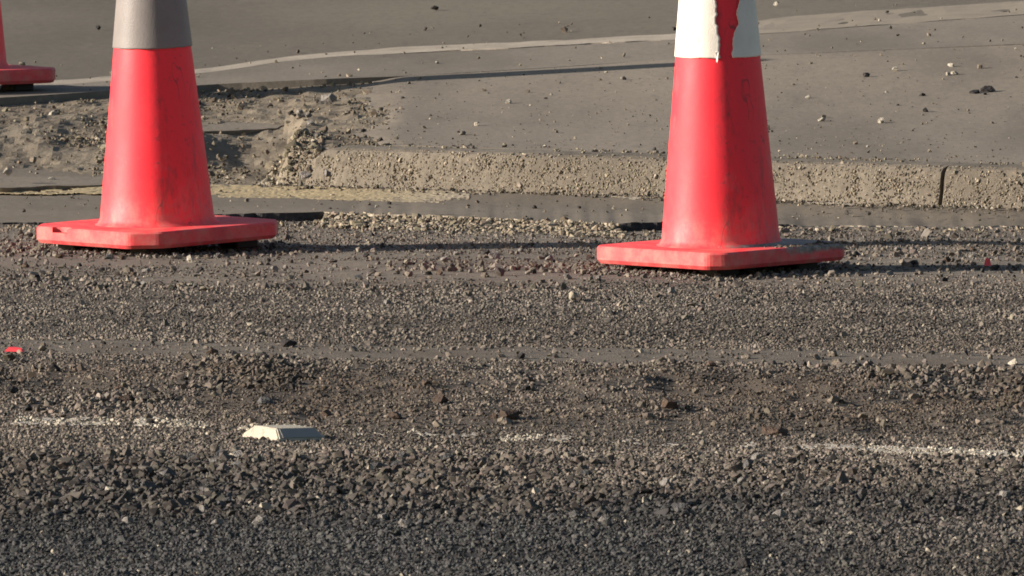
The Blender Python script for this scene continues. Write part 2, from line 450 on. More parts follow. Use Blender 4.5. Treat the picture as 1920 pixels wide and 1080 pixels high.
# ------------------------------------------------------------------ footpath, strip, edging, far road, rubble
xs = np.concatenate([np.arange(RX, 0.2, 0.01), np.arange(0.2, 4.0, 0.04)])
X, T = np.meshgrid(xs, np.linspace(0, 1, 160))
kb = KA[1] + (X - KA[0]) * kdir[1] / kdir[0] + 0.14 / kdir[0] + 0.004
Y = kb + (J(X) - 0.006 - kb) * T
edge = (1 - sstep(RX, RX + 0.12, X))
Xj = X + edge * (0.07 * fbm(Y * 2.3, Y * 0 + 2, 71, 4) + 0.02 * fbm(Y * 11, Y * 0, 72, 3))
Zp = zf(Xj, Y) + 0.0012 * fbm(X * 3, Y * 2, 73, 3) - edge ** 2 * 0.016 * vnoise(Y * 4, X * 9, 74) - 0.004 * edge
tag(link('footpath', grid_mesh('footpath', Xj, Y, Zp, 0.02), M['foot'], smooth=False), kind='structure')

xs = np.arange(-4.0, 4.01, 0.03)
X, T = np.meshgrid(xs, np.linspace(0, 1, 24))
wob = 0.006 * fbm(X * 6, X * 0, 81, 3)
Y = J(X) + wob * (1 - T) + (P(X) - 0.004 - J(X)) * T
up = 0.004 * (1 - sstep(-0.5, -0.2, X)) + 0.0006
Zs = zf(X, Y) + up + 0.001 * fbm(X * 4, Y * 2, 82, 3)
tag(link('concrete_strip', grid_mesh('concrete_strip', X, Y, Zs, 0.06), M['strip'], smooth=False), kind='structure')

X, T = np.meshgrid(xs, np.linspace(0, 1, 8))
wob = 0.05 * fbm(X * 7, T * 1, 83, 4)
wd = 0.25 + 0.45 * sstep(0.35, 0.75, X)
Y = P(X) + wob + wd * T
Ze = zf(X, Y) + 0.0022 - 0.001 * sstep(0.1, 0.6, X) + 0.0025 * fbm(X * 14, Y * 5, 84, 4)
tag(link('edging', grid_mesh('edging', X, Y, Ze, 0.06), M['pale'], smooth=False), kind='structure')

xs2 = np.concatenate([np.linspace(-40, -4.1, 20), np.arange(-4, 4.01, 0.1), np.linspace(4.1, 40, 20)])
X, T = np.meshgrid(xs2, np.linspace(0, 1, 40) ** 2)
y0 = np.clip(P(np.clip(X, -4, 4)) + 0.20, 33, 60)
Y = y0 + (140 - y0) * T
tag(link('far_road', grid_mesh('far_road', X, Y, zf(X, Y) + 0.001 * fbm(X, Y, 85, 2), 0.1), M['far'], smooth=True), kind='structure')

xs = np.arange(-3.2, RX + 0.22, 0.012)
X, T = np.meshgrid(xs, np.linspace(0, 1, 150))
Y = K(X) - 0.02 + (J(X) - K(X) + 0.05) * T
tag(link('broken_ground', grid_mesh('broken_ground', X, Y, z_rub(X, Y), 0.05), M['rubble'], smooth=False), kind='structure')

# ------------------------------------------------------------------ stone meshes
def stone_mesh(name, seed, n=13, flat=0.75, mat=None):
    r = random.Random(seed); bm = bmesh.new()
    for k in range(n):
        v = Vector((r.gauss(0, 1), r.gauss(0, 1), r.gauss(0, 1))).normalized() * r.uniform(0.42, 0.55)
        v.x *= r.uniform(0.9, 1.15); v.z *= flat
        bm.verts.new(v)
    bmesh.ops.convex_hull(bm, input=bm.verts)
    bmesh.ops.delete(bm, geom=[v for v in bm.verts if not v.link_faces], context='VERTS')
    bmesh.ops.recalc_face_normals(bm, faces=bm.faces)
    me = bpy.data.meshes.new(name); bm.to_mesh(me); bm.free()
    if mat: me.materials.append(mat)
    return me

lib = bpy.data.collections.new('stone_shapes')
for k in range(10):
    o = bpy.data.objects.new('stone_shape_%02d' % k, stone_mesh('stone_shape', 100 + k, 10 + k % 5, 0.62 + 0.05 * (k % 4), M['chip']))
    lib.objects.link(o)

def scatter_tree():
    ng = bpy.data.node_groups.new('scatter', 'GeometryNodeTree')
    ng.interface.new_socket('Geometry', in_out='INPUT', socket_type='NodeSocketGeometry')
    ng.interface.new_socket('Geometry', in_out='OUTPUT', socket_type='NodeSocketGeometry')
    N = ng.nodes; L = ng.links
    gi = N.new('NodeGroupInput'); go = N.new('NodeGroupOutput')
    mp = N.new('GeometryNodeMeshToPoints'); ip = N.new('GeometryNodeInstanceOnPoints')
    ci = N.new('GeometryNodeCollectionInfo'); ci.inputs['Collection'].default_value = lib
    ci.inputs['Separate Children'].default_value = True; ci.inputs['Reset Children'].default_value = True
    def attr(nm, dt):
        a = N.new('GeometryNodeInputNamedAttribute'); a.data_type = dt; a.inputs['Name'].default_value = nm
        return a.outputs['Attribute']
    L.new(gi.outputs[0], mp.inputs['Mesh']); L.new(mp.outputs[0], ip.inputs['Points'])
    L.new(ci.outputs[0], ip.inputs['Instance']); ip.inputs['Pick Instance'].default_value = True
    L.new(attr('idx', 'INT'), ip.inputs['Instance Index'])
    er = N.new('FunctionNodeEulerToRotation'); L.new(attr('rot', 'FLOAT_VECTOR'), er.inputs[0])
    L.new(er.outputs[0], ip.inputs['Rotation'])
    L.new(attr('scl', 'FLOAT_VECTOR'), ip.inputs['Scale'])
    L.new(ip.outputs[0], go.inputs[0])
    return ng
SCAT = scatter_tree()

def scatter(name, pos, size, tone, parent=None, tilt=0.5, squash=1.0):
    n = len(pos)
    me = bpy.data.meshes.new(name)
    me.vertices.add(n); me.vertices.foreach_set('co', np.asarray(pos, np.float32).ravel())
    def put(nm, dt, arr, key):
        a = me.attributes.new(nm, dt, 'POINT'); a.data.foreach_set(key, np.ascontiguousarray(arr).ravel())
    put('idx', 'INT', rng.integers(0, 10, n).astype(np.int32), 'value')
    rot = np.stack([rng.normal(0, tilt, n), rng.normal(0, tilt, n), rng.uniform(0, 6.283, n)], -1)
    put('rot', 'FLOAT_VECTOR', rot.astype(np.float32), 'vector')
    s = size[:, None] * np.stack([rng.uniform(0.8, 1.25, n), rng.uniform(0.8, 1.25, n), rng.uniform(0.9, 1.6, n) * squash], -1)
    put('scl', 'FLOAT_VECTOR', s.astype(np.float32), 'vector')
    put('tone', 'FLOAT_COLOR', np.concatenate([np.clip(tone, 0, 1), np.ones((n, 1))], 1).astype(np.float32), 'color')
    me.materials.append(M['chip'])
    o = bpy.data.objects.new(name, me); sc.collection.objects.link(o)
    md = o.modifiers.new('scatter', 'NODES'); md.node_group = SCAT
    if parent: o.parent = parent
    o['kind'] = 'stuff'
    return o

def tones(n, base, spread=0.28, pale=0.05, dark=0.08, hue=0.025):
    base = np.asarray(base, float)
    if base.ndim == 1: base = np.repeat(base[None, :], n, 0)
    k = np.exp(rng.normal(0, spread, n))[:, None]
    c = base * k * (1 + rng.normal(0, hue, (n, 3)))
    u = rng.uniform(0, 1, n)
    c[u < pale] = np.array([0.46, 0.41, 0.33]) * rng.uniform(0.7, 1.2, ((u < pale).sum(), 1))
    m = u > 1 - dark
    c[m] = np.array([0.05, 0.045, 0.042]) * rng.uniform(0.6, 1.4, (m.sum(), 1))
    return np.clip(c, 0.01, 0.8)

# white line, worn into the chips: where it runs on the road
WL = line_fn([at(0, 792)[:2], at(180, 794)[:2], at(800, 818)[:2], at(1500, 840)[:2], at(1920, 856)[:2]])
def white_here(x, y):
    d = np.abs(y - WL(x) - 0.05)
    b = 0.75 * band(x, -0.90, -0.87, -0.74, -0.71) + 0.55 * band(x, -0.67, -0.65, -0.59, -0.57) + 0.2 * band(x, -0.45, -0.42, -0.30, -0.28) + 0.5 * band(x, -0.2, -0.18, -0.11, -0.08) + 0.55 * sstep(0.46, 0.55, x) + 0.15 * sstep(0.62, 0.7, x)
    wear = fbm(x * 9, y * 5, 91, 4) + b - 0.35
    return (d < 0.085) & (wear > 0.0)

HALF = 2.0
def streak(x, y):
    t = y + 0.22 * x
    return 0.72 + 0.5 * sstep(0.25, 0.75, 0.6 * vnoise(x * 0.9 + 3, t * 3.4, 171) + 0.4 * vnoise(x * 3.0, t * 8.0, 172))
def track(x, y):
    """the smooth strip pressed across the chips"""
    c = 26.44 - 0.26 * sstep(0.45, 1.1, x); w = 0.10 + 0.10 * sstep(0.5, 1.0, x) + 0.05 * fbm(x * 3, x * 0, 173, 3)
    d = np.abs(y + 0.22 * x - c - 0.05 * fbm(x * 2.2, x * 0 + 4, 174, 3))
    return 1 - sstep(w, w + 0.12, d)
def pick(n, y0, y1, dens):
    x = rng.uniform(-HALF, HALF, n); y = rng.uniform(y0, y1, n)
    # narrower than the sheet towards the camera: what a few steps aside still shows
    keep = rng.uniform(0, 1, n) < dens(x, y)
    return x[keep], y[keep]
def cone_clear(x, y): return np.ones_like(x, bool)

BROWN = np.array([0.205, 0.176, 0.148]); DARK = np.array([0.075, 0.075, 0.074]); GREYB = np.array([0.20, 0.178, 0.155])
def road_gravel():
    out = []
    # fine chips over the whole carriageway
    def d_fine(x, y):
        t = y + 0.22 * x
        d = 0.97 - 0.76 * track(x, y) * (0.75 + 0.5 * vnoise(x * 2.5, y * 3, 92)) - 0.35 * sstep(0.55, 0.8, vnoise(x * 1.2, t * 5.0, 175)) * sstep(24.2, 24.6, y)
        d = d - 0.66 * sstep(28.2, 28.8, y) * (0.75 + 0.5 * vnoise(x * 3, y * 1.6, 93))
        return np.clip(d, 0.04, 1) * np.where(y > G(x) - 0.012, 0, 1)
    n = int(4 * HALF / 2 * 12.5 * 10500)
    x, y = pick(n, 18.6, 31.1, d_fine)
    size = rng.lognormal(math.log(0.0055), 0.27, len(x)) * (1 + 0.25 * sstep(24.5, 23.0, y))
    w = np.maximum(sstep(22.2, 23.7, y + 0.9 * fbm(x * 2, y * 1.2, 94, 3)), 0.45 * sstep(0.1, 0.75, x + 0.4 * fbm(x * 2, y * 1.2, 101, 3)))[:, None]
    red = band(y + 0.22 * x, 24.3, 24.8, 25.6, 26.0)[:, None] * np.clip(sstep(-0.55, 0.0, fbm(x * 2.5, y * 1.2, 95, 3)) * (0.45 + 0.55 * sstep(-0.9, -0.2, x)), 0, 1)[:, None]
    base = DARK * (1 - w) + (BROWN * (1 - red) + np.array([0.135, 0.108, 0.084]) * red) * w
    grey = band(y, 26.6, 27.4, 28.2, 28.7)[:, None] * 0.5
    base = base * (1 - grey) + GREYB * grey
    base = base * streak(x, y)[:, None]
    tone = tones(len(x), base, 0.24, 0.012, 0.10)
    wh = white_here(x, y)
    tone[wh] = np.array([0.55, 0.5, 0.41]) * rng.uniform(0.5, 1.45, (wh.sum(), 1))
    pos = np.stack([x, y, z_road(x, y) + size * 0.12], -1)
    out.append(('fine_chips', pos, size, tone))
    # coarse chips in bands
    def d_coarse(x, y):
        t = y + 0.22 * x
        left = sstep(0.9, -0.6, x)
        d = band(y, 22.2, 22.7, 23.5, 23.95) * (0.28 + 0.42 * left) * (0.4 + 0.9 * vnoise(x * 2.2, y * 1.1, 96))
        d = d + 0.75 * band(t, 24.5, 24.9, 26.05, 26.25) * sstep(0.35, 0.75, vnoise(x * 4, y * 1.6, 97))
        d = d + 0.34 * band(y, 28.3, 28.6, 29.5, 29.9) * sstep(0.35, 0.7, vnoise(x * 2.0, y * 3.2, 98))
        d = d + 0.03 + 0.02 * band(y, 29.6, 30.2, 31, 31.3)
        return np.clip(d, 0, 1) * np.where(y > G(x) - 0.02, 0, 1)
    x, y = pick(int(2 * HALF * 12.5 * 3600), 18.6, 31.1, d_coarse)
    big = band(y, 22.1, 22.6, 23.6, 24.0)
    size = rng.lognormal(math.log(0.0115), 0.26, len(x)) * (1 + 0.26 * big * sstep(0.9, -0.5, x))
    w = np.maximum(sstep(21.9, 23.5, y + 0.9 * fbm(x * 2, y * 1.2, 94, 3)), 0.3 * sstep(0.1, 0.75, x))[:, None]
    red = (band(y + 0.22 * x, 24.4, 24.8, 25.7, 26.1) * sstep(-0.55, 0.0, fbm(x * 2.5, y * 1.2, 95, 3)))[:, None]
    base = DARK * 1.1 * (1 - w) + (BROWN * (1 - red) + np.array([0.115, 0.092, 0.071]) * red) * w
    base = base * (1 - 0.42 * sstep(24.1, 23.6, y)[:, None] * sstep(21.5, 22.8, y)[:, None])
    tone = tones(len(x), base, 0.26, 0.007, 0.09)
    pos = np.stack([x, y, z_road(x, y) + size * 0.20], -1)
    out.append(('coarse_chips', pos, size, tone))
    return out
for nm, pos, size, tone in road_gravel():
    g = scatter('loose_gravel', pos, size, tone, tilt=0.6)
    tag(g, 'small stone chips covering the milled road surface' if nm == 'fine_chips' else 'larger angular stone chips lying loose in bands across the road', 'gravel')

# stones banked against and under the two cone bases
def banked():
    P_, S_, T_ = [], [], []
    for (cx, cy) in ((at(296, 467)[0], at(296, 467)[1]), (at(1352, 508)[0], at(1352, 508)[1])):
        n = 900; a = rng.uniform(0, 6.283, n); rr = rng.uniform(0.10, 0.36, n)
        x = cx + rr * np.cos(a); y = cy + rr * np.sin(a); sz = rng.lognormal(math.log(0.0092), 0.3, n)
        inside = rr < 0.24; sz = np.where(inside, np.minimum(sz, 0.011), sz)
        P_.append(np.stack([x, y, z_road(x, y) + sz * 0.2], -1)); S_.append(sz); T_.append(tones(n, BROWN, 0.3, 0.015, 0.12))
    return np.concatenate(P_), np.concatenate(S_), np.concatenate(T_)
pp, ps, pt = banked()
tag(scatter('banked_stones', pp, ps, pt), 'loose stones banked round and under the bases of the near cones', 'gravel')

# dust-pale grit along the broken lip of the channel
n = 5200
x = np.where(rng.uniform(0, 1, n) < 0.75, rng.uniform(-0.43, 0.25, n), rng.uniform(-2, 2, n))
y = G(x) + 0.02 - np.abs(rng.normal(0, 0.11, n))
size = rng.lognormal(math.log(0.0095), 0.32, n)
zl = np.maximum(z_road(x, y), 0.0) + sstep(-0.07, 0.02, y - G(x)) * rng.uniform(0, 1, n) * 0.016
keep = ((x > -0.42) & (x < 0.235)) | (y < G(x) - 0.07)
tone = tones(n, np.array([0.30, 0.255, 0.19]), 0.3, 0.06, 0.06)
tag(scatter('loose_grit', np.stack([x, y, zl + size * 0.12], -1)[keep], size[keep], tone[keep]), 'pale crumbled grit along the broken edge of the channel', 'grit')

# rubble stones over the broken ground
n = 15000
x = rng.uniform(-2.2, RX + 0.10, n); u = rng.uniform(0.03, 0.985, n)
k0, j0 = K(x), J(x); y = k0 + (j0 - k0) * u
keep = rng.uniform(0, 1, n) < (0.15 + 0.85 * sstep(0.3, 0.65, vnoise(x * 4, y * 1.8, 99))) * np.where((x < -0.98) & (u < 0.42), 0.18, 1)
x, y = x[keep], y[keep]
size = rng.lognormal(math.log(0.0068), 0.45, len(x))
tone = tones(len(x), np.array([0.21, 0.178, 0.132]), 0.3, 0.025, 0.09)
tag(scatter('rubble_stones', np.stack([x, y, z_rub(x, y) + size * 0.18], -1), size, tone), 'crumbled stones and dirt where the kerb is broken away', 'rubble')

# crumbs on the broken end of the kerb and along the joint between kerb and slab
n = 1500
x = rng.uniform(-0.57, -0.44, n); y = K(x) + rng.uniform(0.0, 0.75, n) ** 1.3
size = rng.lognormal(math.log(0.0085), 0.45, n)
z = np.maximum(z_rub(x, y), 0.02)
x2 = rng.uniform(-0.40, 2.3, 900); y2 = KA[1] + (x2 - KA[0]) * kdir[1] / kdir[0] + 0.14 / kdir[0] + rng.normal(0, 0.035, 900)
keep2 = rng.uniform(0, 1, 900) < sstep(0.25, 0.75, vnoise(x2 * 6, x2 * 0, 103)); x2, y2 = x2[keep2], y2[keep2]
s2 = rng.lognormal(math.log(0.0055), 0.4, len(x2))
xx = np.concatenate([x, x2]); yy = np.concatenate([y, y2]); ss = np.concatenate([size, s2])
zz = np.concatenate([z, 0.1195 + 0 * x2]) + ss * 0.15
tag(scatter('kerb_crumbs', np.stack([xx, yy, zz], -1), ss, tones(len(xx), np.array([0.23, 0.196, 0.145]), 0.35, 0.05, 0.12)), 'crumbs on the broken kerb end and along the top of the kerb', 'crumbs')

# pebbles of the kerb's exposed aggregate
prof_d = np.array([p[0] for p in PROF[1:9]]); prof_z = np.array([p[1] for p in PROF[1:9]])
n = 19000
s = rng.uniform(0.0, sj + 2.2, n); z = rng.uniform(0.010, 0.117, n)
keep = np.abs(s - sj) > 0.0075
s, z = s[keep], z[keep]
dpt = np.interp(z, prof_z, prof_d)
size = rng.lognormal(math.log(0.0052), 0.3, len(s))
pos = np.stack([KA[0] + kdir[0] * s + knor[0] * (dpt + 0.0008), KA[1] + kdir[1] * s + knor[1] * (dpt + 0.0008), z - 0.0005], -1)
tone = tones(len(s), np.array([0.29, 0.25, 0.19]), 0.25, 0.06, 0.05, 0.03)
low = s < 0.10; pos[low, 2] -= 0.006
scatter('aggregate', pos, size, tone, kerb, tilt=1.0)

# fine sand and crumbs on footpath and channel
def crumbs(name, x, y, z, lab, cat, base, sz=0.0045):
    n = len(x); size = rng.lognormal(math.log(sz), 0.45, n)
    tag(scatter(name, np.stack([x, y, z + size * 0.15], -1), size, tones(n, np.array(base), 0.4, 0.1, 0.15)), lab, cat)
n = 2600
x = rng.uniform(-0.3, 2.4, n); kb = K(x) + 0.2
u = rng.uniform(0, 1, n) ** 1.6
y = kb + (J(x) - kb) * u
crumbs('grit_crumbs', x, y, zf(x, y), 'scattered tiny grit on the dusty footpath slab', 'grit', (0.2, 0.17, 0.13), 0.0032)
n = 700
x = rng.uniform(-2.2, 2.2, n); u = rng.uniform(0.05, 0.97, n); y = G(x) + (K(x) - G(x)) * u
crumbs('channel_grit', x, y, 0.0165 + 0.013 * sstep(-0.30, 0.0, y - K(x)), 'scattered tiny grit in the concrete channel', 'grit', (0.2, 0.17, 0.13))
n = 2600
x = rng.uniform(-0.6, 2.2, n); y = K(x) + 0.004 - np.abs(rng.normal(0, 0.05, n)) * (0.4 + 1.2 * vnoise(x * 5, x * 0, 105))
crumbs('kerb_foot_dirt', x, y, 0.0165 + 0.013 * sstep(-0.30, 0.0, y - K(x)), 'line of dirt and grit along the foot of the kerb', 'grit', (0.2, 0.17, 0.13), 0.0042)
n = 260
x = rng.uniform(-1.8, 1.8, n); y = J(x) + rng.uniform(0.02, 1, n) * (P(x) + 1.2 - J(x))
crumbs('strip_grit', x, y, zf(x, y) + 0.003, 'tiny grit on the strip and asphalt in the background', 'grit', (0.2, 0.17, 0.13), 0.006)

# ------------------------------------------------------------------ painted lines
def paint_line(name, xs, ycen, width, zfun, lift, wear, mat, lab, cat, rows=10, least=5):
    """what wear has left of a painted line: one part for each remaining patch"""
    root = tag(empty(name, (0, 0, 0)), lab, cat)
    ts = np.linspace(-0.5, 0.5, rows)
    X, T = np.meshgrid(xs, ts); Y = ycen(X) + width * T; Z = zfun(X, Y) + lift
    m = wear((X[:-1, :-1] + X[1:, 1:]) / 2, (Y[:-1, :-1] + Y[1:, 1:]) / 2)
    lab_ = np.zeros(m.shape, int); cur = 0
    for i in range(m.shape[0]):
        for k in range(m.shape[1]):
            if m[i, k] and not lab_[i, k]:
                cur += 1; st = [(i, k)]; lab_[i, k] = cur; cells = []
                while st:
                    a, b = st.pop(); cells.append((a, b))
                    for c, d in ((a + 1, b), (a - 1, b), (a, b + 1), (a, b - 1)):
                        if 0 <= c < m.shape[0] and 0 <= d < m.shape[1] and m[c, d] and not lab_[c, d]:
                            lab_[c, d] = cur; st.append((c, d))
                if len(cells) < least: continue
                ids = {}; V = []; F = []
                for a, b in cells:
                    f = []
                    for c, d in ((a, b), (a, b + 1), (a + 1, b + 1), (a + 1, b)):
                        if (c, d) not in ids:
                            ids[(c, d)] = len(V)
                            V.append((X[c, d] + 0.002 * random.uniform(-1, 1), Y[c, d] + 0.004 * random.uniform(-1, 1), Z[c, d] + 0.0008 * random.uniform(-1, 1)))
                        f.append(ids[(c, d)])
                    F.append(f)
                me = bpy.data.meshes.new('paint_patch'); me.from_pydata(V, [], F)
                o = link('paint_patch', me, mat, root)
                md = o.modifiers.new('thick', 'SOLIDIFY'); md.thickness = 0.0008
def wear_white(x, y):
    b = 0.40 * band(x, -0.89, -0.87, -0.74, -0.72) - 0.3 * band(x, -0.72, -0.715, -0.68, -0.67) + 0.2 * band(x, -0.68, -0.66, -0.59, -0.57) + 0.24 * sstep(0.46, 0.58, x) + 0.12 * sstep(0.68, 0.8, x) + 0.10 * band(x, -0.2, -0.18, -0.12, -0.10)
    return 0.6 * fbm(x * 12, y * 7, 111, 3) + 0.8 * fbm(x * 60, y * 30, 112, 2) + b > 0.45
paint_line('white_line', np.arange(-1.6, 1.9, 0.006), lambda x: WL(x) + 0.05, 0.15, z_road, 0.0022, wear_white, M['white_line'],
            'worn broken white line painted on the stony road beside the raised marker', 'road marking', 14)
def wear_yellow(x, y):
    b = 0.75 * band(x, -0.72, -0.68, -0.36, 0.02) + 0.55 * band(x, -1.35, -1.25, -0.90, -0.84) + 0.22 * band(x, -0.02, 0.02, 0.33, 0.36) + 0.22 * band(x, 0.5, 0.55, 0.95, 1.0)
    edge = np.where(x < -0.1, np.abs(y - yel(x)) / 0.14, np.abs(y - K(x) + 0.035) / 0.022)
    return 0.7 * fbm(x * 7, y * 9, 121, 4) + 0.5 * fbm(x * 40, y * 30, 122, 2) + b - 0.25 * edge > 0.22
yel = lambda x: K(x) - 0.17 + 0.06 * sstep(-0.2, 0.1, x)
ch_z = lambda x, y: 0.0163 + 0.013 * sstep(-0.30, 0.0, y - K(x))
paint_line('yellow_line', np.arange(-1.7, 1.9, 0.007), yel, 0.28, ch_z, 0.0008, wear_yellow, M['yellow_line'],
            'worn yellow line painted along the foot of the kerb, fading to pale at the right', 'road marking', 30, 14)

# ------------------------------------------------------------------ cones
def cone_base_mesh(name, side, th, z0, hole, c):
    bm = bmesh.new(); h = side / 2
    pts = [(-h + c, -h), (h - c, -h), (h, -h + c), (h, h - c), (h - c, h), (-h + c, h), (-h, h - c), (-h, -h + c)]
    soft = []
    for k in range(8):                       # blunt, worn corners
        p, a, b = Vector(pts[k]), Vector(pts[k - 1]), Vector(pts[(k + 1) % 8])
        o = min(0.014, 0.45 * min((a - p).length, (b - p).length))
        q0, q1 = p + (a - p).normalized() * o, p + (b - p).normalized() * o
        for u in (0.0, 0.25, 0.5, 0.75, 1.0):
            soft.append(tuple(q0 * (1 - u) ** 2 + p * 2 * u * (1 - u) + q1 * u ** 2))
    pts = soft; m = len(pts)
    bot = [bm.verts.new((x * 0.975, y * 0.975, z0)) for x, y in pts]
    mid = [bm.verts.new((x, y, z0 + 0.008)) for x, y in pts]
    top = [bm.verts.new((x, y, z0 + th - 0.004)) for x, y in pts]
    tip = [bm.verts.new((x * 0.985, y * 0.985, z0 + th)) for x, y in pts]
    for a, b in ((bot, mid), (mid, top), (top, tip)):
        for k in range(m): bm.faces.new((a[k], a[(k + 1) % m], b[(k + 1) % m], b[k]))
    bm.faces.new(list(reversed(bot))); bm.faces.new(tip)
    bmesh.ops.recalc_face_normals(bm, faces=bm.faces)
    me = bpy.data.meshes.new(name); bm.to_mesh(me); bm.free()
    if hole:
        b2 = bmesh.new()
        bmesh.ops.create_cone(b2, cap_ends=True, segments=20, radius1=0.016, radius2=0.016, depth=0.022,
                              matrix=Matrix.Translation((hole[0], hole[1], z0 + th)) @ Matrix.Rotation(hole[2], 4, 'Z') @ Matrix.Diagonal((0.8, 1.9, 1, 1)))
        m2 = bpy.data.meshes.new('cutter'); b2.to_mesh(m2); b2.free()
        o1 = bpy.data.objects.new('tmp_base', me); o2 = bpy.data.objects.new('tmp_cut', m2)
        sc.collection.objects.link(o1); sc.collection.objects.link(o2)
        md = o1.modifiers.new('b', 'BOOLEAN'); md.operation = 'DIFFERENCE'; md.object = o2; md.solver = 'EXACT'
        dg = bpy.context.evaluated_depsgraph_get()
        me2 = bpy.data.meshes.new_from_object(o1.evaluated_get(dg))
        bpy.data.objects.remove(o1); bpy.data.objects.remove(o2); me = me2; me.name = name
    return me

def lathe(profile, seg=96, wob=0.0, seed=0):
    bm = bmesh.new(); rings = []
    for r, z in profile:
        ring = []
        for k in range(seg):
            a = 2 * math.pi * k / seg
            rr = r * (1 + wob * float(fbm(math.cos(a) * 1.5 + 5, math.sin(a) * 1.5 + z * 4, seed, 2)))
            ring.append(bm.verts.new((rr * math.cos(a), rr * math.sin(a), z)))
        rings.append(ring)
    for a, b in zip(rings[:-1], rings[1:]):
        for k in range(seg): bm.faces.new((a[k], a[(k + 1) % seg], b[(k + 1) % seg], b[k]))
    return bm

def sleeve_mesh(name, rfun, z0, z1, gap=None, thick=0.0018, jag=0.0):
    """reflective sleeve round the cone; gap(z) gives the torn opening's two angles"""
    nz, na = 90, 120
    V = []; F = []
    for i in range(nz + 1):
        z = z0 + (z1 - z0) * i / nz
        a0, a1 = (math.pi / 2, 2.5 * math.pi) if gap is None else gap(z)
        for k in range(na + 1):
            a = a0 + (a1 - a0) * k / na
            zz = z
            if jag and i == 0: zz += jag * float(fbm(a * 6, 0.3, 131, 3))
            lift = 0.0010
            if gap is not None:
                e = min(k, na - k) / na
                lift += 0.0012 * max(0, 1 - e / 0.035) ** 2 * (0.3 + float(vnoise(z * 60, k * 0.02, 132)))
            r = rfun(zz) + lift
            V.append((r * math.cos(a), r * math.sin(a), zz))
    for i in range(nz):
        for k in range(na):
            p = i * (na + 1) + k; F.append((p, p + 1, p + na + 2, p + na + 1))
    me = bpy.data.meshes.new(name); me.from_pydata(V, [], F)
    return me, thick

def make_cone(name, loc, rotz, tilt, r0, taper, zcol, collar_mat, body_mat, label, gap=None, hole=None, side=0.42, clip=0.053, th=0.036):
    root = empty(name, loc, tilt)
    tag(root, label, 'traffic cone', 'traffic cones on the dug-up road')
    z0 = 0.019; zt = z0 + th
    rf = lambda z: r0 - taper * (z - zt)
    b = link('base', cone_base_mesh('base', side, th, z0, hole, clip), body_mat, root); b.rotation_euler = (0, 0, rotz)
    prof = [(r0 + 0.012, zt - 0.003), (r0 + 0.010, zt + 0.001), (r0 + 0.005, zt + 0.003), (r0 + 0.0015, zt + 0.008)]
    for k in range(0, 13):
        z = zt + 0.014 + (0.70 - zt - 0.02) * k / 12; prof.append((rf(z), z))
    prof += [(rf(0.70) - 0.004, 0.703), (rf(0.70) - 0.010, 0.700), (rf(0.62) - 0.012, 0.62), (rf(0.35) - 0.014, 0.35), (r0 - 0.016, zt)]
    from_bm('body', lathe(prof, 96, 0.006, int(abs(loc[0]) * 100)), body_mat, root, True)
    me, thk = sleeve_mesh('collar', rf, zcol, zcol + 0.235, gap, jag=0.002)
    c = link('collar', me, collar_mat, root, True)
    md = c.modifiers.new('thick', 'SOLIDIFY'); md.thickness = thk; md.offset = 1.0
    h = side / 2 - 0.085
    for k, (sx, sy) in enumerate(((-1, -1), (1, -1), (1, 1), (-1, 1))):
        bmf = bmesh.new(); bmesh.ops.create_cube(bmf, size=1, matrix=Matrix.Diagonal((0.06, 0.06, 0.022, 1)))
        bmesh.ops.bevel(bmf, geom=bmf.edges[:], offset=0.003, segments=1, affect='EDGES')
        f = from_bm('foot', bmf, M['rubber'], root)
        cr, sr = math.cos(rotz), math.sin(rotz)
        f.location = (sx * h * cr - sy * h * sr, sx * h * sr + sy * h * cr, z0 - 0.0095); f.rotation_euler = (0, 0, rotz)
    return root

PXM = lambda d: FPX / d
c1 = at(296, 467); c2 = at(1352, 508); c3 = at(-81, 168, 0.005, True)
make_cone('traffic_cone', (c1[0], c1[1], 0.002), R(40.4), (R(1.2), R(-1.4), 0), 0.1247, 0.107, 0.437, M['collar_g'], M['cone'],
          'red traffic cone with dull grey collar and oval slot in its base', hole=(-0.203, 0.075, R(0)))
z2c = 0.452
r2 = lambda z: 0.1255 - 0.0925 * (z - 0.055)
GL = [(0.0, 4), (0.018, 3), (0.04, 3), (0.055, 1), (0.075, -3), (0.095, -2), (0.11, -2), (0.16, -6), (0.235, -10)]
GR = [(0.0, 25), (0.03, 26), (0.05, 30), (0.07, 38), (0.09, 33), (0.11, 38), (0.16, 40), (0.235, 42)]
def torn(z):
    u = z - z2c; s = FPX / c2[1]
    l = np.interp(u, [p[0] for p in GL], [p[1] for p in GL]) + 3.4 * float(fbm(u * 120, 1.0, 141, 4))
    r = np.interp(u, [p[0] for p in GR], [p[1] for p in GR]) + 2.6 * float(fbm(u * 100, 2.0, 142, 4))
    rad = r2(z) * s
    al = math.asin(max(-0.95, min(0.95, l / rad))); ar = math.asin(max(-0.95, min(0.95, r / rad)))
    return (-math.pi / 2 + ar, 1.5 * math.pi + al)
cone2 = make_cone('traffic_cone', (c2[0], c2[1], 0.002), R(42.5), (R(0.8), R(-0.9), 0), 0.1255, 0.0925, z2c, M['collar_w'], M['cone_g'],
          'red traffic cone with torn cream-white collar and grimy base', gap=torn, side=0.40, clip=0.032)
